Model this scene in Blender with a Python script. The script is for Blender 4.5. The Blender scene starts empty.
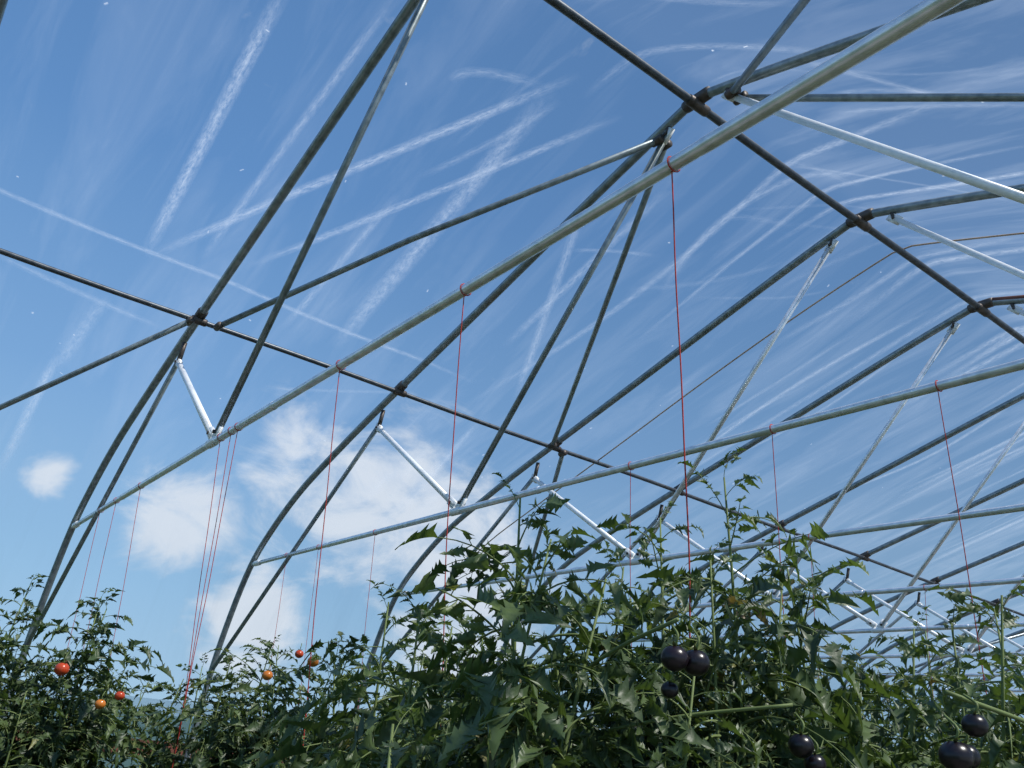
import bpy, numpy as np, math, random
from mathutils import Matrix, Vector
random.seed(7); rng=np.random.default_rng(7)
S=1.22; ZE=1.6      # metres per bay, eye height
def W(p): return np.array([p[0]*S,p[1]*S,p[2]*S+ZE])
COL=bpy.context.scene.collection
bpy.context.scene.view_settings.view_transform='Standard'

# ------------------------------------------------------------------ helpers
def newmesh(name,V,F,mats,midx=None,smooth=True,uv=None,attr=None):
    me=bpy.data.meshes.new(name)
    V=np.asarray(V,float)
    me.from_pydata(V.tolist(),[],[tuple(f) for f in F])
    for m in mats: me.materials.append(m)
    if midx is not None: me.polygons.foreach_set('material_index',np.asarray(midx,dtype=np.int32))
    if smooth: me.polygons.foreach_set('use_smooth',np.ones(len(me.polygons),dtype=bool))
    if uv is not None:
        l=me.uv_layers.new(name='UVMap')
        vi=np.zeros(len(me.loops),dtype=np.int32);me.loops.foreach_get('vertex_index',vi)
        l.data.foreach_set('uv',np.asarray(uv)[vi].ravel())
    if attr is not None:
        a=me.attributes.new('tint','FLOAT','POINT');a.data.foreach_set('value',np.asarray(attr,dtype=np.float32))
    me.update()
    return me
def obj(name,me,parent=None):
    o=bpy.data.objects.new(name,me);COL.objects.link(o)
    if parent: o.parent=parent
    return o
class Geo:
    def __init__(s): s.V=[];s.F=[];s.M=[];s.T=[];s.n=0
    def add(s,V,F,m=0,t=None):
        V=np.asarray(V,float);s.V.append(V)
        for f in F: s.F.append(tuple(int(i)+s.n for i in f))
        if np.isscalar(m): s.M+= [m]*len(F)
        else: s.M+=list(m)
        s.T.append(np.full(len(V),0.5 if t is None else t) if (t is None or np.isscalar(t)) else np.asarray(t))
        s.n+=len(V)
    def mesh(s,name,mats,smooth=True):
        return newmesh(name,np.vstack(s.V),s.F,mats,s.M,smooth,attr=np.concatenate(s.T))
def tube(path,r,n=12,caps=True):
    P=np.asarray(path,float);k=len(P)
    r=np.full(k,r) if np.isscalar(r) else np.asarray(r,float)
    T=np.gradient(P,axis=0);T/=np.linalg.norm(T,axis=1)[:,None]+1e-12
    u=np.cross(T[0],[0,0,1.]);
    if np.linalg.norm(u)<1e-3:u=np.cross(T[0],[0,1.,0])
    u/=np.linalg.norm(u);V=[]
    an=np.linspace(0,2*np.pi,n,endpoint=False)
    for i in range(k):
        u=u-T[i]*np.dot(u,T[i]);u/=np.linalg.norm(u);v=np.cross(T[i],u)
        V.append(P[i]+r[i]*(np.cos(an)[:,None]*u+np.sin(an)[:,None]*v))
    V=np.vstack(V);F=[]
    for i in range(k-1):
        for j in range(n):
            a=i*n+j;b=i*n+(j+1)%n;F.append((a,b,b+n,a+n))
    if caps: F.append(tuple(range(n-1,-1,-1)));F.append(tuple((k-1)*n+j for j in range(n)))
    return V,F
def smooth_path(P,sub=6):
    P=np.asarray(P,float);Q=[]
    E=np.vstack([2*P[0]-P[1],P,2*P[-1]-P[-2]])
    for i in range(1,len(E)-2):
        a,b,c,d=E[i-1],E[i],E[i+1],E[i+2]
        for t in np.linspace(0,1,sub,endpoint=False):
            Q.append(.5*((2*b)+(c-a)*t+(2*a-5*b+4*c-d)*t*t+(3*b-a-3*c+d)*t**3))
    Q.append(P[-1]);return np.array(Q)
def box(c,ax,half):
    c=np.asarray(c);ax=np.asarray(ax);V=[]
    for sx in(-1,1):
        for sy in(-1,1):
            for sz in(-1,1):V.append(c+ax[0]*half[0]*sx+ax[1]*half[1]*sy+ax[2]*half[2]*sz)
    return V,[(0,1,3,2),(4,6,7,5),(0,4,5,1),(2,3,7,6),(0,2,6,4),(1,5,7,3)]
def node_mat(name):
    m=bpy.data.materials.new(name);m.use_nodes=True;nt=m.node_tree;nt.nodes.clear()
    out=nt.nodes.new('ShaderNodeOutputMaterial');return m,nt,out
def N(nt,t,**k):
    n=nt.nodes.new(t)
    for a,b in k.items():setattr(n,a,b)
    return n
def ramp(nt,stops):
    r=N(nt,'ShaderNodeValToRGB');e=r.color_ramp.elements
    while len(e)<len(stops): e.new(.5)
    for i,(p,c) in enumerate(stops): e[i].position=p;e[i].color=(*c,1)
    return r

# ------------------------------------------------------------------ materials
def metal(name,base,dark,metallic,rough,rust=0.0):
    m,nt,out=node_mat(name);b=N(nt,'ShaderNodeBsdfPrincipled')
    tc=N(nt,'ShaderNodeTexCoord');n1=N(nt,'ShaderNodeTexNoise');n1.inputs['Scale'].default_value=28;n1.inputs['Detail'].default_value=6
    nt.links.new(tc.outputs['Object'],n1.inputs['Vector'])
    r=ramp(nt,[(.35,dark),(.62,base)]);nt.links.new(n1.outputs['Fac'],r.inputs['Fac'])
    n2=N(nt,'ShaderNodeTexNoise');n2.inputs['Scale'].default_value=2.3;n2.inputs['Detail'].default_value=5
    nt.links.new(tc.outputs['Object'],n2.inputs['Vector'])
    r2=ramp(nt,[(.60,(0,0,0)),(.75,(rust,)*3)]);nt.links.new(n2.outputs['Fac'],r2.inputs['Fac'])
    mx=N(nt,'ShaderNodeMix',data_type='RGBA');nt.links.new(r2.outputs['Color'],mx.inputs[0])
    nt.links.new(r.outputs['Color'],mx.inputs[6]);mx.inputs[7].default_value=(.16,.075,.035,1)
    nt.links.new(mx.outputs[2],b.inputs['Base Color'])
    b.inputs['Metallic'].default_value=metallic;b.inputs['Roughness'].default_value=rough
    bp=N(nt,'ShaderNodeBump');bp.inputs['Strength'].default_value=.15;bp.inputs['Distance'].default_value=.002
    nt.links.new(n1.outputs['Fac'],bp.inputs['Height']);nt.links.new(bp.outputs[0],b.inputs['Normal'])
    nt.links.new(b.outputs[0],out.inputs['Surface']);return m
M_hoop=metal('weathered_steel',(.29,.34,.36),(.17,.21,.23),.45,.34,.4)
M_pur=metal('dark_purlin_steel',(.09,.105,.125),(.05,.06,.075),.4,.42,.3)
M_chord=metal('galvanised_steel',(.90,.93,.98),(.68,.72,.77),.5,.28,.10)
M_strut=metal('bright_galvanised',(.93,.94,.94),(.82,.84,.85),.12,.33,0.)
M_clamp=metal('rusty_clamp',(.12,.10,.09),(.06,.05,.045),.5,.5,.8)

def leaf_mat():
    m,nt,out=node_mat('tomato_leaf')
    at=N(nt,'ShaderNodeAttribute',attribute_name='tint')
    r=ramp(nt,[(0.,(.032,.055,.024)),(.45,(.064,.102,.036)),(.85,(.125,.180,.060)),(.93,(.22,.23,.085)),(1.,(.17,.12,.06))])
    nt.links.new(at.outputs['Fac'],r.inputs['Fac'])
    tc=N(nt,'ShaderNodeTexCoord');n=N(nt,'ShaderNodeTexNoise');n.inputs['Scale'].default_value=60;n.inputs['Detail'].default_value=3
    nt.links.new(tc.outputs['Object'],n.inputs['Vector'])
    mm=N(nt,'ShaderNodeMapRange');mm.inputs[3].default_value=.7;mm.inputs[4].default_value=1.25;nt.links.new(n.outputs['Fac'],mm.inputs[0])
    mul=N(nt,'ShaderNodeVectorMath',operation='SCALE');nt.links.new(r.outputs['Color'],mul.inputs[0]);nt.links.new(mm.outputs[0],mul.inputs['Scale'])
    b=N(nt,'ShaderNodeBsdfPrincipled');nt.links.new(mul.outputs[0],b.inputs['Base Color'])
    b.inputs['Roughness'].default_value=.46;b.inputs['Specular IOR Level'].default_value=.5
    t=N(nt,'ShaderNodeBsdfTranslucent');m2=N(nt,'ShaderNodeVectorMath',operation='MULTIPLY');m2.inputs[1].default_value=(1.5,1.6,.65)
    nt.links.new(mul.outputs[0],m2.inputs[0]);nt.links.new(m2.outputs[0],t.inputs['Color'])
    mx=N(nt,'ShaderNodeMixShader');mx.inputs[0].default_value=.25
    nt.links.new(b.outputs[0],mx.inputs[1]);nt.links.new(t.outputs[0],mx.inputs[2])
    bp=N(nt,'ShaderNodeBump');bp.inputs['Strength'].default_value=.4;bp.inputs['Distance'].default_value=.004
    nt.links.new(n.outputs['Fac'],bp.inputs['Height']);nt.links.new(bp.outputs[0],b.inputs['Normal'])
    nt.links.new(mx.outputs[0],out.inputs['Surface']);return m
def simple(name,c,rough=.5,spec=.5,c2=None,scale=20,coat=0):
    m,nt,out=node_mat(name);b=N(nt,'ShaderNodeBsdfPrincipled')
    tc=N(nt,'ShaderNodeTexCoord');n=N(nt,'ShaderNodeTexNoise');n.inputs['Scale'].default_value=scale;n.inputs['Detail'].default_value=5
    nt.links.new(tc.outputs['Object'],n.inputs['Vector'])
    r=ramp(nt,[(.35,c2 or tuple(x*.75 for x in c)),(.65,c)]);nt.links.new(n.outputs['Fac'],r.inputs['Fac'])
    nt.links.new(r.outputs['Color'],b.inputs['Base Color']);b.inputs['Roughness'].default_value=rough
    b.inputs['Specular IOR Level'].default_value=spec;b.inputs['Coat Weight'].default_value=coat
    nt.links.new(b.outputs[0],out.inputs['Surface']);return m
M_leaf=leaf_mat()
M_stem=simple('tomato_stem',(.16,.21,.07),.6,.3)
M_black=simple('black_tomato_skin',(.014,.008,.013),.28,.45,(.007,.006,.008),12,0)
M_red=simple('ripe_tomato_skin',(.55,.07,.02),.25,.5,(.42,.05,.015),12,.1)
M_orange=simple('orange_tomato_skin',(.62,.20,.03),.25,.5,(.5,.15,.02),12,.1)
M_string=simple('red_twine',(.55,.06,.045),.8,.2,(.38,.045,.035),150)
M_wood=simple('red_stained_wood',(.20,.075,.05),.7,.2,(.11,.05,.035),9)
M_soil=simple('soil_with_straw',(.24,.22,.19),.95,.1,(.12,.11,.09),14)
M_grass=simple('mown_grass',(.07,.11,.04),.95,.1,(.04,.07,.025),3)
M_cable=simple('brown_cable',(.60,.44,.32),.6,.3)

def film_mat(name='polyethylene_film',lo=.030,mid=.085,hi=.19,edge=1.7):
    m,nt,out=node_mat(name)
    tc=N(nt,'ShaderNodeTexCoord')
    mp=N(nt,'ShaderNodeMapping');mp.inputs['Scale'].default_value=(.5,3.0,.5);mp.inputs['Rotation'].default_value=(0,0,.35)
    nt.links.new(tc.outputs['Object'],mp.inputs[0])
    n=N(nt,'ShaderNodeTexNoise');n.inputs['Scale'].default_value=1.5;n.inputs['Detail'].default_value=9;n.inputs['Roughness'].default_value=.62;n.inputs['Distortion'].default_value=.6
    nt.links.new(mp.outputs[0],n.inputs['Vector'])
    r=ramp(nt,[(.45,(lo,)*3),(.62,(mid,)*3),(.78,(hi,)*3)]);nt.links.new(n.outputs['Fac'],r.inputs['Fac'])
    # thicker optical path through the sheet at grazing angles
    lw=N(nt,'ShaderNodeLayerWeight');lw.inputs['Blend'].default_value=.5
    pw=N(nt,'ShaderNodeMath',operation='POWER');nt.links.new(lw.outputs['Facing'],pw.inputs[0]);pw.inputs[1].default_value=3.
    ma=N(nt,'ShaderNodeMath',operation='MULTIPLY_ADD');nt.links.new(pw.outputs[0],ma.inputs[0]);ma.inputs[1].default_value=edge*2;ma.inputs[2].default_value=1.
    mu=N(nt,'ShaderNodeMath',operation='MULTIPLY',use_clamp=True);nt.links.new(r.outputs['Color'],mu.inputs[0]);nt.links.new(ma.outputs[0],mu.inputs[1])
    tr=N(nt,'ShaderNodeBsdfTransparent');d=N(nt,'ShaderNodeBsdfTranslucent');d.inputs[0].default_value=(.8,.84,.88,1)
    mx=N(nt,'ShaderNodeMixShader');nt.links.new(mu.outputs[0],mx.inputs[0]);nt.links.new(tr.outputs[0],mx.inputs[1]);nt.links.new(d.outputs[0],mx.inputs[2])
    nt.links.new(mx.outputs[0],out.inputs['Surface']);return m
def streak_mat(name,mx_f):
    m,nt,out=node_mat(name)
    uv=N(nt,'ShaderNodeUVMap');sp=N(nt,'ShaderNodeSeparateXYZ');nt.links.new(uv.outputs[0],sp.inputs[0])
    # v across 0..1 -> soft edges
    a=N(nt,'ShaderNodeMath',operation='SUBTRACT');a.inputs[1].default_value=.5;nt.links.new(sp.outputs[1],a.inputs[0])
    b=N(nt,'ShaderNodeMath',operation='ABSOLUTE');nt.links.new(a.outputs[0],b.inputs[0])
    c=N(nt,'ShaderNodeMapRange');c.inputs[1].default_value=.5;c.inputs[2].default_value=.0;c.inputs[3].default_value=0;c.inputs[4].default_value=1
    nt.links.new(b.outputs[0],c.inputs[0])
    mp=N(nt,'ShaderNodeMapping');mp.inputs['Scale'].default_value=(5,1.2,1);nt.links.new(uv.outputs[0],mp.inputs[0])
    n=N(nt,'ShaderNodeTexNoise');n.inputs['Scale'].default_value=4;n.inputs['Detail'].default_value=8;n.inputs['Roughness'].default_value=.75
    nt.links.new(mp.outputs[0],n.inputs['Vector'])
    r=ramp(nt,[(.38,(.15,)*3),(.62,(1,)*3)]);nt.links.new(n.outputs['Fac'],r.inputs['Fac'])
    e=N(nt,'ShaderNodeMath',operation='MULTIPLY');nt.links.new(c.outputs[0],e.inputs[0]);nt.links.new(r.outputs['Color'],e.inputs[1])
    at=N(nt,'ShaderNodeAttribute',attribute_name='tint')
    e2=N(nt,'ShaderNodeMath',operation='MULTIPLY');nt.links.new(e.outputs[0],e2.inputs[0]);nt.links.new(at.outputs['Fac'],e2.inputs[1])
    f=N(nt,'ShaderNodeMath',operation='MULTIPLY');nt.links.new(e2.outputs[0],f.inputs[0]);f.inputs[1].default_value=mx_f
    tr=N(nt,'ShaderNodeBsdfTransparent');d=N(nt,'ShaderNodeBsdfTranslucent');d.inputs[0].default_value=(.85,.88,.9,1)
    mx=N(nt,'ShaderNodeMixShader');nt.links.new(f.outputs[0],mx.inputs[0]);nt.links.new(tr.outputs[0],mx.inputs[1]);nt.links.new(d.outputs[0],mx.inputs[2])
    nt.links.new(mx.outputs[0],out.inputs['Surface']);return m
M_film=film_mat();M_curtain=film_mat('milky_side_curtain',.5,.6,.75,0.);M_streak=streak_mat('film_scuff',.46)

# ------------------------------------------------------------------ frame
H=2.157;xp,zp=1.887,1.5676;xe,zc=3.3247,.8462;xs=1.2328;xt,zt=2.0493,1.3952;xr,zr=.1418,2.0753
half=[(-3.85,-1.31),(-3.80,-.4),(-3.72,.15),(-3.61,.50),(-3.43,.83),(-3.2,1.03),(-2.87,1.22),(-2.45,1.38),(-2.16,1.48),(-xp,zp),(-1.4,1.722),(-.95,1.866),(-.5,2.01),(-.12,2.125),(0,2.15)]
full=half+[(-x,z) for x,z in half[-2::-1]]
fullS=smooth_path([(x,0,z) for x,z in full],5)
frame=bpy.data.objects.new('greenhouse_frame',None);COL.objects.link(frame)
def clampring(g,c,axis,r,L,m):
    axis=np.asarray(axis,float);axis/=np.linalg.norm(axis);c=np.asarray(c)
    P=[c-axis*L,c-axis*L*.8,c+axis*L*.8,c+axis*L];V,F=tube(P,[r*.9,r,r,r*.9],14);g.add(V,F,m)
def bracket(g,p,d,m=3):
    # flattened pipe end / tab with bolt
    p=np.asarray(p,float);d=np.asarray(d,float);d/=np.linalg.norm(d)
    s=np.array([0,1.,0]);u=np.cross(d,s)
    V,F=box(p,[d,s,u],(.036,.008,.021));g.add(V,F,m)
    V,F=tube([p-s*.02,p+s*.02],.008,6);g.add(V,F,4)
Y0,Y1=-2,15
for i in range(Y0,Y1+1):
    g=Geo();yy=i+ (0 if i<4 else rng.normal(0,.02))
    path=[W((q[0],yy,q[2])) for q in fullS]
    V,F=tube(path,.0175*S,12);g.add(V,F,0)
    # chord with swaged joints
    xsn=[-xe-.09,-2.4,-2.38,-.72,-.70,.90,.92,2.5,2.52,xe+.09]
    rr=[.0115,.0115,.0125,.0125,.0118,.0118,.0127,.0127,.0118,.0118]
    V,F=tube([W((x,yy,zc)) for x in xsn],np.array(rr)*S,14);g.add(V,F,1)
    for x in (-2.39,-.71,2.51): clampring(g,W((x,yy,zc)),(1,0,0),.0132*S,.010,1)
    if i in(3,4):   # rusted splice sleeve beside the ridge
        V,F=tube([W((x,yy,2.15-max(0,abs(x)-.06)*.30)) for x in(.05,.2,.42)],.0182*S,12);g.add(V,F,5)
    for s in(-1,1):
        xsr=xs if s<0 else xs+.12
        A=W((s*xt,yy,zt));B=W((s*(xsr+.02),yy,zc+.03));C=W((s*(xsr-.03),yy,zc+.03));D=W((s*xr,yy,zr))
        K=W((s*3.69,yy,.25))
        V,F=tube([A,B],.0128*S,10);g.add(V,F,2)
        V,F=tube([C,D],.0118*S,10);g.add(V,F,3 if (s<0 and i<2) else (1 if s<0 else 2))
        V,F=tube([W((s*(xt+.02),yy,zt)),K],.0115*S,10);g.add(V,F,0)
        bracket(g,A,B-A,2);bracket(g,B-(B-A)*.02,B-A,2);bracket(g,C,D-C,2);bracket(g,D,D-C,2)
        # tabs joining the web to the hoop and the chord
        V,F=tube([A,W((s*(xt-.02),yy,zt+.09))],.013,8);g.add(V,F,4)
        V,F=tube([D,W((s*(xr-.01),yy,zr+.04))],.012,8);g.add(V,F,4)
        clampring(g,W((s*xsr,yy,zc)),(1,0,0),.0155*S,.045,2)
        clampring(g,W((s*(xe+.0),yy,zc)),(1,0,0),.016*S,.05,2)
        clampring(g,W((s*xp,yy,zp)),(1,0,.33*-s),.023*S,.045,4)
        clampring(g,W((s*xp,yy,zp-.025)),(0,1,0),.017*S,.04,4)
    clampring(g,W((0,yy,H-.01)),(1,0,0),.023*S,.07,4);clampring(g,W((0,yy,H-.035)),(0,1,0),.02*S,.06,4)
    obj('hoop_truss_%d'%(i-Y0+1),g.mesh('hoop_truss',[M_hoop,M_chord,M_strut,M_hoop,M_clamp,M_wood]),frame)
g=Geo()
for x,z,r in((0,H-.035,.0150),(-xp,zp-.026,.0112),(xp,zp-.026,.0112)):
    ys=np.arange(Y0-.1,Y1+.2,.25);P=[W((x,y,z+.004*math.sin(y*3))) for y in ys];V,F=tube(P,r*S,12);g.add(V,F,0)
obj('purlins',g.mesh('purlins',[M_pur]),frame)
g=Geo()
def brace(pts,r=.0125):
    P=np.array([W(q) for q in pts]);V,F=tube(P,r*S,12);g.add(V,F,0)
    for e in(P[0],P[-1]): clampring(g,e,(1,0,0),r*S*1.25,.03,1)
for s in(-1,1):
    for base in (1,9):
        for dirn in(-1,1):
            brace([(s*.17,base+dirn*.02,H-.10),(s*1.03,base+dirn*.5,1.80),(s*(xp-.06),base+dirn*.93,zp-.045)])
            brace([(s*(xp-.02),base+dirn*1.04,zp-.05),(s*2.7,base+dirn*1.55,1.17),(s*3.42,base+dirn*2.0,.80)])
obj('wind_braces',g.mesh('wind_braces',[M_hoop,M_clamp]),frame)
# hip boards and baseboards
g=Geo()
for s in(-1,1):
    V,F=box(W((s*3.80,(Y0+Y1)/2,-.20)),np.eye(3),(.02,(Y1-Y0)/2*S,.05));g.add(V,F,0)
    V,F=box((s*3.86*S,(Y0+Y1)/2*S,.10),np.eye(3),(.02,(Y1-Y0)/2*S,.10));g.add(V,F,0)
obj('hip_boards',g.mesh('hip_boards',[M_wood],False),frame)

# ------------------------------------------------------------------ film
fx=fullS[:,0];fz=fullS[:,2]
T=np.gradient(fullS[:,[0,2]],axis=0);T/=np.linalg.norm(T,axis=1)[:,None]
film2=np.stack([fx-T[:,1]*.022,fz+T[:,0]*.022],1)
keep=film2[:,1]>-.16
film2=film2[keep]
def filmz(x): return np.interp(x,film2[:,0],film2[:,1])
ys=np.arange(Y0,Y1+.01,.25);V=[];
for y in ys:
    sag=.012*math.sin((y%1)*math.pi)
    for q in film2: V.append(W((q[0]*(1-sag*.3),y,q[1]-sag)))
n=len(film2);F=[(i*n+j,i*n+j+1,(i+1)*n+j+1,(i+1)*n+j) for i in range(len(ys)-1) for j in range(n-1)]
film=obj('greenhouse_film',newmesh('greenhouse_film',V,F,[M_film]))
V=[];F=[];M_=[]
for s in(-1,1):
    k=0
    for y in np.arange(Y0,Y1+.01,.2):
        for z in(-1.2,-.7,-.25,-.13,.0,.06): V.append(W((s*(3.87+.012*math.sin(y*9+z*4)),y,z)))
    nn=6;m_=len(np.arange(Y0,Y1+.01,.2));o_=0 if s<0 else m_*nn
    F+=[(o_+i*nn+j,o_+i*nn+j+1,o_+(i+1)*nn+j+1,o_+(i+1)*nn+j) for i in range(m_-1) for j in range(nn-1)]
obj('side_curtain',newmesh('side_curtain',V,F,[M_curtain]),film)
# scuffs lying on the film
SV=[];SF=[];SU=[];SA=[]
def streak(p0,p1,w,a,bend=0.,off=.012,taper=True):
    n=28;P=[]
    for t in np.linspace(0,1,n):
        x=p0[0]+(p1[0]-p0[0])*t;y=p0[1]+(p1[1]-p0[1])*t+bend*math.sin(math.pi*t)
        sag=.012*math.sin((y%1)*math.pi)
        P.append(W((x,y,filmz(x)-sag-off)))
    P=np.array(P);T=np.gradient(P,axis=0);T/=np.linalg.norm(T,axis=1)[:,None]
    s0=len(SV);L=0;u0=rng.random()*50
    for i,(p,t) in enumerate(zip(P,T)):
        if i:L+=np.linalg.norm(P[i]-P[i-1])
        nrm=np.array([0,0,1.]);side=np.cross(t,nrm);side/=np.linalg.norm(side)
        # keep ribbon tangent to the film
        slope=(filmz((p[0]+.05)/S)-filmz((p[0]-.05)/S))/(.1/S)
        side=np.array([side[0],side[1],side[0]*slope]);side/=np.linalg.norm(side)
        e=min(1,5*i/(n-1)+.0,5*(n-1-i)/(n-1))*a
        for sgn,v in((-1,0.),(1,1.)):
            SV.append(p+side*w*S*.5*sgn);SU.append((u0+L,v));SA.append(e)
    for i in range(n-1):SF.append((s0+2*i,s0+2*i+1,s0+2*i+3,s0+2*i+2))
streak((-1.68,-.31),(-.40,-.34),.060,1.05)
streak((-1.62,-.12),(-.25,-.05),.040,.65)
streak((-1.68,-.30),(-.16,.60),.050,1.0)
streak((-1.55,.04),(-.20,.84),.045,.85)
streak((-1.63,-1.2),(-1.68,1.3),.034,.8,.0)
streak((-3.25,-.42),(-2.4,-.42),.055,.9)
streak((-2.5,-.40),(-1.95,-.36),.075,.5)
streak((-1.95,-.8),(-2.05,-.1),.045,.5)
streak((-1.8,.58),(-.25,.56),.095,.75)
streak((-1.70,1.56),(-.50,.96),.05,.65)
streak((-1.4,1.25),(-.3,1.22),.055,.65)
streak((-2.6,1.6),(-1.9,1.5),.05,.5)
streak((-1.8,.33),(-.9,.36),.045,.6)
streak((-2.2,.45),(-1.9,1.1),.035,.35)
for k in range(58):
    y=rng.uniform(1.15,8.5);x0=rng.uniform(-2.0,-.3);L=rng.uniform(.9,2.6)
    streak((x0,y),(min(x0+L,2.2),y+rng.normal(0,.04)),rng.uniform(.028,.075),rng.uniform(.3,.85),rng.normal(0,.08),.01+.002*rng.random())
for k in range(22):
    y=rng.uniform(.0,2.2);x0=rng.uniform(-.9,.6);L=rng.uniform(.3,.9);a=rng.uniform(.2,1.2)
    streak((x0,y),(x0+L*math.cos(a),y+L*math.sin(a)),rng.uniform(.01,.05),rng.uniform(.15,.45),rng.normal(0,.06),.01)
for k in range(80):
    y=rng.uniform(-1,5);x0=rng.uniform(-2.9,1.2);a=rng.uniform(0,6.28);L=rng.uniform(.006,.02)
    streak((x0,y),(x0+L*math.cos(a),y+L*math.sin(a)),rng.uniform(.006,.014),2.0,0,.013)
me=newmesh('film_scuffs',SV,SF,[M_streak],uv=SU,attr=SA);obj('film_scuffs',me,film)
# thin cable over the roof
g=Geo();P=[W((x,2.31+.02*math.sin(x*2),filmz(x)-.03)) for x in np.linspace(-3.4,3.4,80)];V,F=tube(P,.0045,6);g.add(V,F,0)
obj('roof_cable',g.mesh('roof_cable',[M_cable]))

# ------------------------------------------------------------------ twine
def twine(x,y,drop,lean=.1,slack=.0,chord=True,r=.00135):
    g=Geo();top=np.array([x,y,zc-.0]);P=[]
    n=26
    ph=rng.random()*6
    for t in np.linspace(0,1,n):
        P.append(W((x+slack*math.sin(math.pi*t)+.004*math.sin(ph+9*t)*t,y+lean*drop*t+.003*math.sin(ph+14*t)*t,zc-.012-drop*t)))
    V,F=tube(P,r,6);g.add(V,F,0)
    a=np.linspace(0,2*np.pi,14);R_=.0134*S   # wrap round the chord
    P=[W((x,y,zc))+np.array([.006*k/13,math.cos(b)*R_,math.sin(b)*R_]) for k,b in enumerate(a)]
    V,F=tube(P,r*1.0,5);g.add(V,F,0)
    obj('support_string',g.mesh('support_string',[M_string]))
for x,y,d,l in [(.8476,0,.72,.09),(.2817,0,1.0,.10),(-.2777,0,1.15,.10),(-1.15,0,1.2,.10),(-1.05,0,1.2,.06),(-.99,0,1.1,.04),(-2.1,0,1.2,.09),(-2.5,0,1.2,.06),(-2.8,0,1.2,.05),
  (.7287,1,1.1,.10),(.28,1,1.0,.08),(-.25,1,1.0,.08),(-1.9,1,1.2,.08),(-2.5,1,1.2,.06),(-2.9,1,1.2,.06),
  (.8,2,.9,.05),(-.3,2,.9,.05),(.8,3,.9,.05),(-.4,3,.9,.05)]:
    twine(x,y,d,l,rng.normal(0,.012))

# ------------------------------------------------------------------ tomato foliage
def leaflet(L,wd,fold,droop,rg):
    # pointed, deeply toothed tomato leaflet
    st=[(0,.0),(.05,.06),(.17,.20),(.11,.34),(.27,.22),(.37,.17),(.30,.345),(.48,.20),(.58,.14),(.53,.27),(.68,.12),(.80,.065),(.80,.115),(1,0)]
    yc=[0,.04,.10,.17,.25,.32,.38,.46,.54,.60,.67,.76,.84,1]
    V=[];n=len(st);cr=rg.normal(0,.03,n)
    for k,((yy,w),c) in enumerate(zip(st,yc)):
        w=w*wd*(1+rg.normal(0,.09))
        z0=-droop*c*c
        V+= [(0,c,z0),(-w,yy,-droop*yy*yy+fold*w+cr[k]),(w,yy,-droop*yy*yy+fold*w+cr[-k-1])]
    F=[]
    for k in range(n-1):
        a=3*k;b=a+3
        F+= [(a,b,b+1,a+1),(a,a+2,b+2,b)]
    return np.array(V)*L,F
def rotm(axis,ang): return np.array(Matrix.Rotation(ang,3,Vector(axis)))
def frame_from(d,up,roll=0):
    d=d/np.linalg.norm(d);s=np.cross(d,up)
    if np.linalg.norm(s)<1e-3:s=np.array([1.,0,0])
    s/=np.linalg.norm(s);u=np.cross(s,d)
    Rr=rotm((0,1,0),roll)
    return np.stack([s,d,u],1)@Rr
def compound(seed):
    rg=np.random.default_rng(seed);g=Geo()
    L=.155*rg.uniform(.75,1.2);n=9;curl=rg.uniform(.4,1.6);side=rg.normal(0,.3)
    P=[np.zeros(3)];d=0
    for k in range(n-1):
        t=k/(n-1);an=.15-curl*t
        P.append(P[-1]+np.array([math.sin(side*t),math.cos(an),math.sin(an)])*L/(n-1))
    P=np.array(P);V,F=tube(P,np.linspace(.0020,.0008,n),4,False);g.add(V,F,1)
    def at(t):
        f=t*(n-1);i=min(int(f),n-2);q=P[i]+(P[i+1]-P[i])*(f-i);dd=P[i+1]-P[i];return q,dd/np.linalg.norm(dd)
    for t,sz in ((.34,.038),(.56,.045),(.78,.040)):
        for sg in(-1,1):
            q,dd=at(min(1,t+rg.normal(0,.02)))
            sidev=np.cross(dd,[0,0,1.]);sidev/=np.linalg.norm(sidev)
            ang=rg.uniform(.75,1.25)
            dr=dd*math.cos(ang)+sidev*sg*math.sin(ang)+np.array([0,0,rg.normal(-.2,.32)])
            R_=frame_from(dr,np.array([0,0,1.]),rg.normal(0,.55))
            V,F=leaflet(sz*rg.uniform(.6,1.3),rg.uniform(.75,1.1),rg.uniform(.1,1.3),rg.uniform(.05,.9),rg)
            stalk=dr/np.linalg.norm(dr)*.010
            V2,F2=tube([q,q+stalk],.0008,3,False);g.add(V2,F2,1)
            g.add(V@R_.T+q+stalk,F,0,t=float(rg.normal(0,.05)))
        if rg.random()<.7:
            q,dd=at(t+.1);sg=rg.choice([-1,1]);sidev=np.cross(dd,[0,0,1.]);sidev/=np.linalg.norm(sidev)
            R_=frame_from(sidev*sg+dd*.3,np.array([0,0,1.]),rg.normal(0,.5))
            V,F=leaflet(.018,1.,.3,.2,rg);g.add(V@R_.T+q,F,0,t=0.)
    q,dd=at(1.);R_=frame_from(dd+np.array([0,0,-.2]),np.array([0,0,1.]),rg.normal(0,.3))
    V,F=leaflet(.052*rg.uniform(.8,1.2),1.0,rg.uniform(.1,.9),rg.uniform(.1,.7),rg);g.add(V@R_.T+q,F,0,t=0.)
    return np.vstack(g.V),g.F,g.M,np.concatenate(g.T)
PROTO=[compound(100+k) for k in range(14)]
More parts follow.
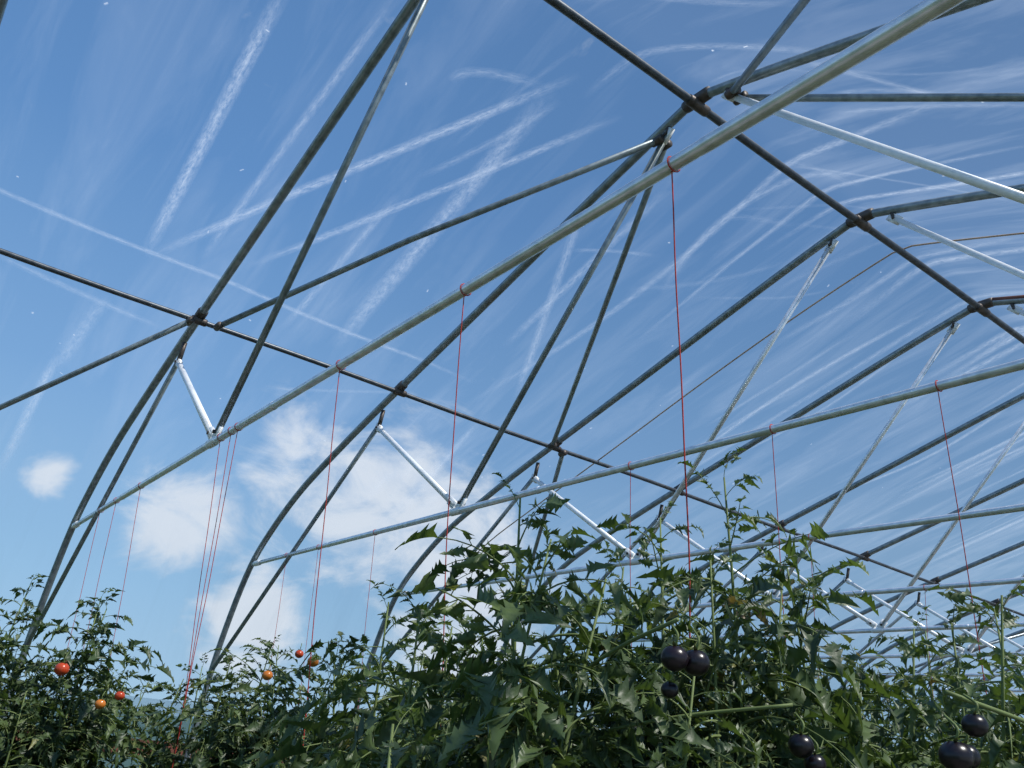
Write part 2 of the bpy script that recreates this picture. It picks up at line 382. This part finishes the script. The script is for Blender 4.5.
def plant_mesh(seed,height,spread=.26,shoots=5,dens=1.0):
    rg=np.random.default_rng(seed);g=Geo()
    for s in range(shoots):
        hh=height*(1 if s==0 else rg.uniform(.80,.98))
        az=rg.uniform(0,6.28);out=0 if s==0 else rg.uniform(.3,1.)*spread
        m=16;P=[];wob=rg.normal(0,.03,(4,))
        for k in range(m):
            t=k/(m-1)
            o=out*math.sin(min(1,t*1.15)*math.pi/2)
            P.append((math.cos(az)*o+.05*math.sin(3*t+wob[0]*40)*t+(wob[2]*1.5)*t**3,math.sin(az)*o+.05*math.cos(2.6*t+wob[1]*40)*t+(wob[3]*2.5)*t**3,hh*t))
        P=np.array(P);rad=np.interp(np.linspace(0,1,m),[0,.7,1],[.008,.005,.0015]);V,F=tube(P,rad,6);g.add(V,F,1)
        h=.25;ang=rg.random()*6
        while h<hh:
            t=h/hh;f=t*(m-1);i=min(int(f),m-2);q=P[i]+(P[i+1]-P[i])*(f-i)
            ang+=2.4+rg.normal(0,.35)
            frac=hh-h
            el=.75*math.exp(-frac/.12)+rg.normal(.12,.34)
            sc=np.interp(frac,[0,.06,.2,.6],[.35,.65,1.0,1.2])*rg.uniform(.7,1.3)
            dv=np.array([math.cos(ang)*math.cos(el),math.sin(ang)*math.cos(el),math.sin(el)])
            R_=frame_from(dv,np.array([0,0,1.]),rg.normal(0,.4))*sc
            V,F,M_,T_=PROTO[rg.integers(len(PROTO))]
            base=np.clip(rg.normal(.36,.19)+.28*math.exp(-frac/.15),.02,.88)
            if rg.random()<.03: base=rg.uniform(.9,1.)
            off=np.array([rg.normal(0,.02),rg.normal(0,.02),0])
            g.add(V@R_.T+q+(off if frac>.15 else 0),F,M_,np.clip(T_+base,0,1))
            h+= rg.uniform(.010,.022)/dens if .12<frac<.75 else (rg.uniform(.016,.03) if frac<=.12 else rg.uniform(.07,.12))
    return g.mesh('tomato_plant',[M_leaf,M_stem])
VAR=[plant_mesh(k,1.0*h,spread=sp,shoots=sh) for k,(h,sp,sh) in enumerate([(1.95,.24,7),(1.95,.28,8),(1.95,.32,8),(1.95,.22,6),(1.95,.30,9)])]
plants=[]
prng=np.random.default_rng(21)
def put(x,y,top,v=None,wide=1.):
    v=prng.integers(len(VAR)) if v is None else v
    o=obj('tomato_plant',VAR[v]);o.location=(x*S,y*S,0);o.rotation_euler=(0,0,prng.uniform(0,6.28))
    k=(ZE+top*S)/1.95;o.scale=(prng.uniform(.9,1.1)*wide,)*2+(k,)
    plants.append((x,y,o));return o
# nearest row
for y,t in [(-.28,.21),(-.14,.27),(.03,.32),(.16,.35),(.30,.27),(.50,.23),(.72,.25),(.95,.31),(1.2,.28),(1.45,.25),(1.75,.26),(2.1,.26),(2.5,.24)]:
    put(.85+prng.normal(0,.03),y,t)
put(1.27,.22,.15,3,.8)
put(1.05,.42,.16,1,.8)
put(1.10,.75,.20,0,.8)
for y,t in [(-.02,.20),(.22,.21),(.48,.2),(.75,.2),(1.05,.22),(1.4,.22),(1.8,.24),(2.3,.2),(2.8,.2)]: put(.28+prng.normal(0,.03),y,t)
for y,t in [(.25,.18),(.5,.2),(.8,.2),(1.1,.2),(1.5,.2),(1.9,.22),(2.4,.2),(3.,.2),(3.6,.2)]: put(-.28+prng.normal(0,.04),y,t)
for x,y,t in [(-1.1,-.50,.29),(-1.0,-.30,.28),(-1.2,-.20,.25),(-1.1,.22,.22),(-1.0,.36,.22),(-1.2,.5,.2),(-1.1,.7,.2),(-1.1,1.1,.2),(-1.1,1.5,.2),(-1.1,2.,.22),(-1.1,2.6,.2),(-1.1,3.2,.2),(-1.1,4.,.2)]: put(x,y,t)
for y in np.arange(1.6,7,.5): put(-2.0+prng.normal(0,.05),y,.15)

# fruit
def fruit(g,c,r,mi,up=(0,0,1)):
    n,m=16,12;V=[];F=[]
    for i in range(m+1):
        th=math.pi*i/m
        for j in range(n):
            ph=2*math.pi*j/n;rr=math.sin(th)*(1+.02*math.cos(5*ph));z=math.cos(th)*.92
            if th<.5:z-=.12*(1-th/.5)
            V.append((rr*math.cos(ph)*r,rr*math.sin(ph)*r,z*r))
    for i in range(m):
        for j in range(n):F.append((i*n+j,(i+1)*n+j,(i+1)*n+(j+1)%n,i*n+(j+1)%n))
    c=np.asarray(c);g.add(np.array(V)+c,F,mi)
    for k in range(5):
        a=k*1.2566+.3;d=np.array([math.cos(a),math.sin(a),0]);s=np.array([-d[1],d[0],0]);z=np.array([0,0,1.])
        q=c+z*r*.80
        g.add([q-s*.1*r,q+s*.1*r,q+d*r*.5+s*.14*r+z*.12*r,q+d*r*.5-s*.14*r+z*.12*r,q+d*r*1.0+z*.3*r],[(0,1,2,3),(3,2,4)],1)
    P=smooth_path([c+np.array([0,0,r*.8]),c+np.array([.004,0,r*1.6]),c+np.array([-.012,.008,r*2.4])],4);V,F=tube(P,.0014,5);g.add(V,F,1)
def truss_of(x,y,z,items):
    o=min(plants,key=lambda p:(p[0]-x)**2+(p[1]-y)**2)[2]
    g=Geo();c=W((x,y,z))
    for dx,dy,dz,r,mi in items: fruit(g,c+np.array([dx,dy,dz]),r,mi)
    st=np.array([o.location[0],o.location[1],c[2]-.02]);
    P=smooth_path([st,c*.5+st*.5+np.array([0,0,.03]),c+np.array([-.01,.0,.045])],6);V,F=tube(P,.0024,6);g.add(V,F,1)
    f=obj('fruit_truss',g.mesh('fruit_truss',[M_black,M_stem,M_red,M_orange]));f.parent=o
    bpy.context.view_layer.update();f.matrix_parent_inverse=o.matrix_world.inverted()
truss_of(1.04,-.165,.090,[(0,-.015,0,.0155,0),(.005,.014,-.001,.0160,0),(-.02,0,-.032,.010,0)])
truss_of(1.235,-.06,.040,[(0,-.012,-.014,.0155,0),(.01,.010,.016,.012,0),(-.01,.026,-.012,.0135,0)])
truss_of(1.06,-.02,.03,[(0,0,0,.015,0),(.0,.026,-.018,.013,0)])
truss_of(-.90,.355,.18,[(0,0,0,.021,3),(-.02,-.05,.02,.016,2)])
truss_of(-.82,.19,.12,[(0,0,0,.018,3)])
truss_of(-.84,-.33,.07,[(0,0,0,.021,2)])
truss_of(-.84,-.22,.0,[(0,0,0,.016,3),(.0,.05,.03,.015,2)])

# ------------------------------------------------------------------ ground and surroundings
V=[(-3.9*S,(Y0-1)*S,0),(3.9*S,(Y0-1)*S,0),(3.9*S,Y1*S,0),(-3.9*S,Y1*S,0)]
obj('floor',newmesh('floor',V,[(0,1,2,3)],[M_soil],smooth=False))
R_=400;obj('grass_field',newmesh('grass_field',[(-R_,-R_,-.02),(R_,-R_,-.02),(R_,R_,-.02),(-R_,R_,-.02)],[(0,1,2,3)],[M_grass],smooth=False))

# ------------------------------------------------------------------ sky
w=bpy.data.worlds.new('sky');bpy.context.scene.world=w;w.use_nodes=True;nt=w.node_tree;nt.nodes.clear()
out=N(nt,'ShaderNodeOutputWorld');bg=N(nt,'ShaderNodeBackground')
tc=N(nt,'ShaderNodeTexCoord');sp=N(nt,'ShaderNodeSeparateXYZ');nt.links.new(tc.outputs['Generated'],sp.inputs[0])
def srgb(r,g,b): return tuple(((c/255)/12.92 if c/255<.04045 else ((c/255+.055)/1.055)**2.4) for c in(r,g,b))
r=ramp(nt,[(0,srgb(168,203,230)),(.12,srgb(150,192,228)),(.32,srgb(116,163,213)),(.55,srgb(88,137,194)),(.85,srgb(72,116,170))])
nt.links.new(sp.outputs[2],r.inputs['Fac'])
mr=N(nt,'ShaderNodeMapRange');mr.inputs[1].default_value=.2;mr.inputs[2].default_value=.85;mr.inputs[3].default_value=1.;mr.inputs[4].default_value=.74
nt.links.new(sp.outputs[1],mr.inputs[0])
sc=N(nt,'ShaderNodeVectorMath',operation='SCALE');nt.links.new(r.outputs['Color'],sc.inputs[0]);nt.links.new(mr.outputs[0],sc.inputs['Scale'])
# clouds: cumulus banks low in the west
def blob(d,rad,prev):
    d=Vector(d).normalized()
    s=N(nt,'ShaderNodeVectorMath',operation='DISTANCE');nt.links.new(tc.outputs['Generated'],s.inputs[0]);s.inputs[1].default_value=d
    m=N(nt,'ShaderNodeMapRange');m.inputs[1].default_value=rad;m.inputs[2].default_value=rad*.25;m.inputs[3].default_value=0;m.inputs[4].default_value=1;nt.links.new(s.outputs['Value'],m.inputs[0])
    if prev is None:return m.outputs[0]
    a=N(nt,'ShaderNodeMath',operation='MAXIMUM');nt.links.new(prev,a.inputs[0]);nt.links.new(m.outputs[0],a.inputs[1]);return a.outputs[0]
p=None
for d,rad in [((-.945,.38,.30),.12),((-.91,.43,.255),.17),((-.85,.46,.24),.17),((-.82,.52,.21),.13),((-1.02,.27,.205),.10),((-1.01,.37,.10),.11),((-1.1,.13,.24),.045),((-.80,.55,.10),.15)]: p=blob(d,rad,p)
mp=N(nt,'ShaderNodeMapping');mp.inputs['Scale'].default_value=(1,1,1.7);nt.links.new(tc.outputs['Generated'],mp.inputs[0])
n=N(nt,'ShaderNodeTexNoise');n.inputs['Scale'].default_value=10;n.inputs['Detail'].default_value=10;n.inputs['Roughness'].default_value=.6;n.inputs['Distortion'].default_value=.4
nt.links.new(mp.outputs[0],n.inputs['Vector'])
ad=N(nt,'ShaderNodeMath',operation='MULTIPLY_ADD');nt.links.new(p,ad.inputs[0]);ad.inputs[1].default_value=.42;nt.links.new(n.outputs['Fac'],ad.inputs[2])
cr=N(nt,'ShaderNodeMapRange');cr.interpolation_type='SMOOTHSTEP';cr.inputs[1].default_value=.67;cr.inputs[2].default_value=.98;cr.inputs[3].default_value=0;cr.inputs[4].default_value=.82;nt.links.new(ad.outputs[0],cr.inputs[0])
mx=N(nt,'ShaderNodeMix',data_type='RGBA');nt.links.new(cr.outputs[0],mx.inputs[0]);nt.links.new(sc.outputs[0],mx.inputs[6]);mx.inputs[7].default_value=(*srgb(224,231,240),1)
nt.links.new(mx.outputs[2],bg.inputs['Color']);bg.inputs['Strength'].default_value=1.0
nt.links.new(bg.outputs[0],out.inputs['Surface'])
sun=bpy.data.lights.new('sun','SUN');sun.energy=4.6;sun.angle=.0093;sun.color=(1,.97,.91)
so=bpy.data.objects.new('sun',sun);COL.objects.link(so);so.rotation_euler=Vector((.66,.30,1.0)).to_track_quat('Z','Y').to_euler();so.location=(5,3,12)

# ------------------------------------------------------------------ camera
Rm=np.array([[0.60548,0.78970,0.09881],[-0.25734,0.31175,-0.91465],[-0.75311,0.52837,0.39199]])
cam=bpy.data.cameras.new('camera');co=bpy.data.objects.new('camera',cam);COL.objects.link(co)
cam.sensor_width=36;cam.lens=850.79/1024*36;cam.clip_start=.02;cam.clip_end=2000
M=Matrix((Rm.T@np.diag([1,-1,-1])).tolist()).to_4x4();M.translation=Vector(W((1.5982,-.7817,0)));co.matrix_world=M
bpy.context.scene.camera=co
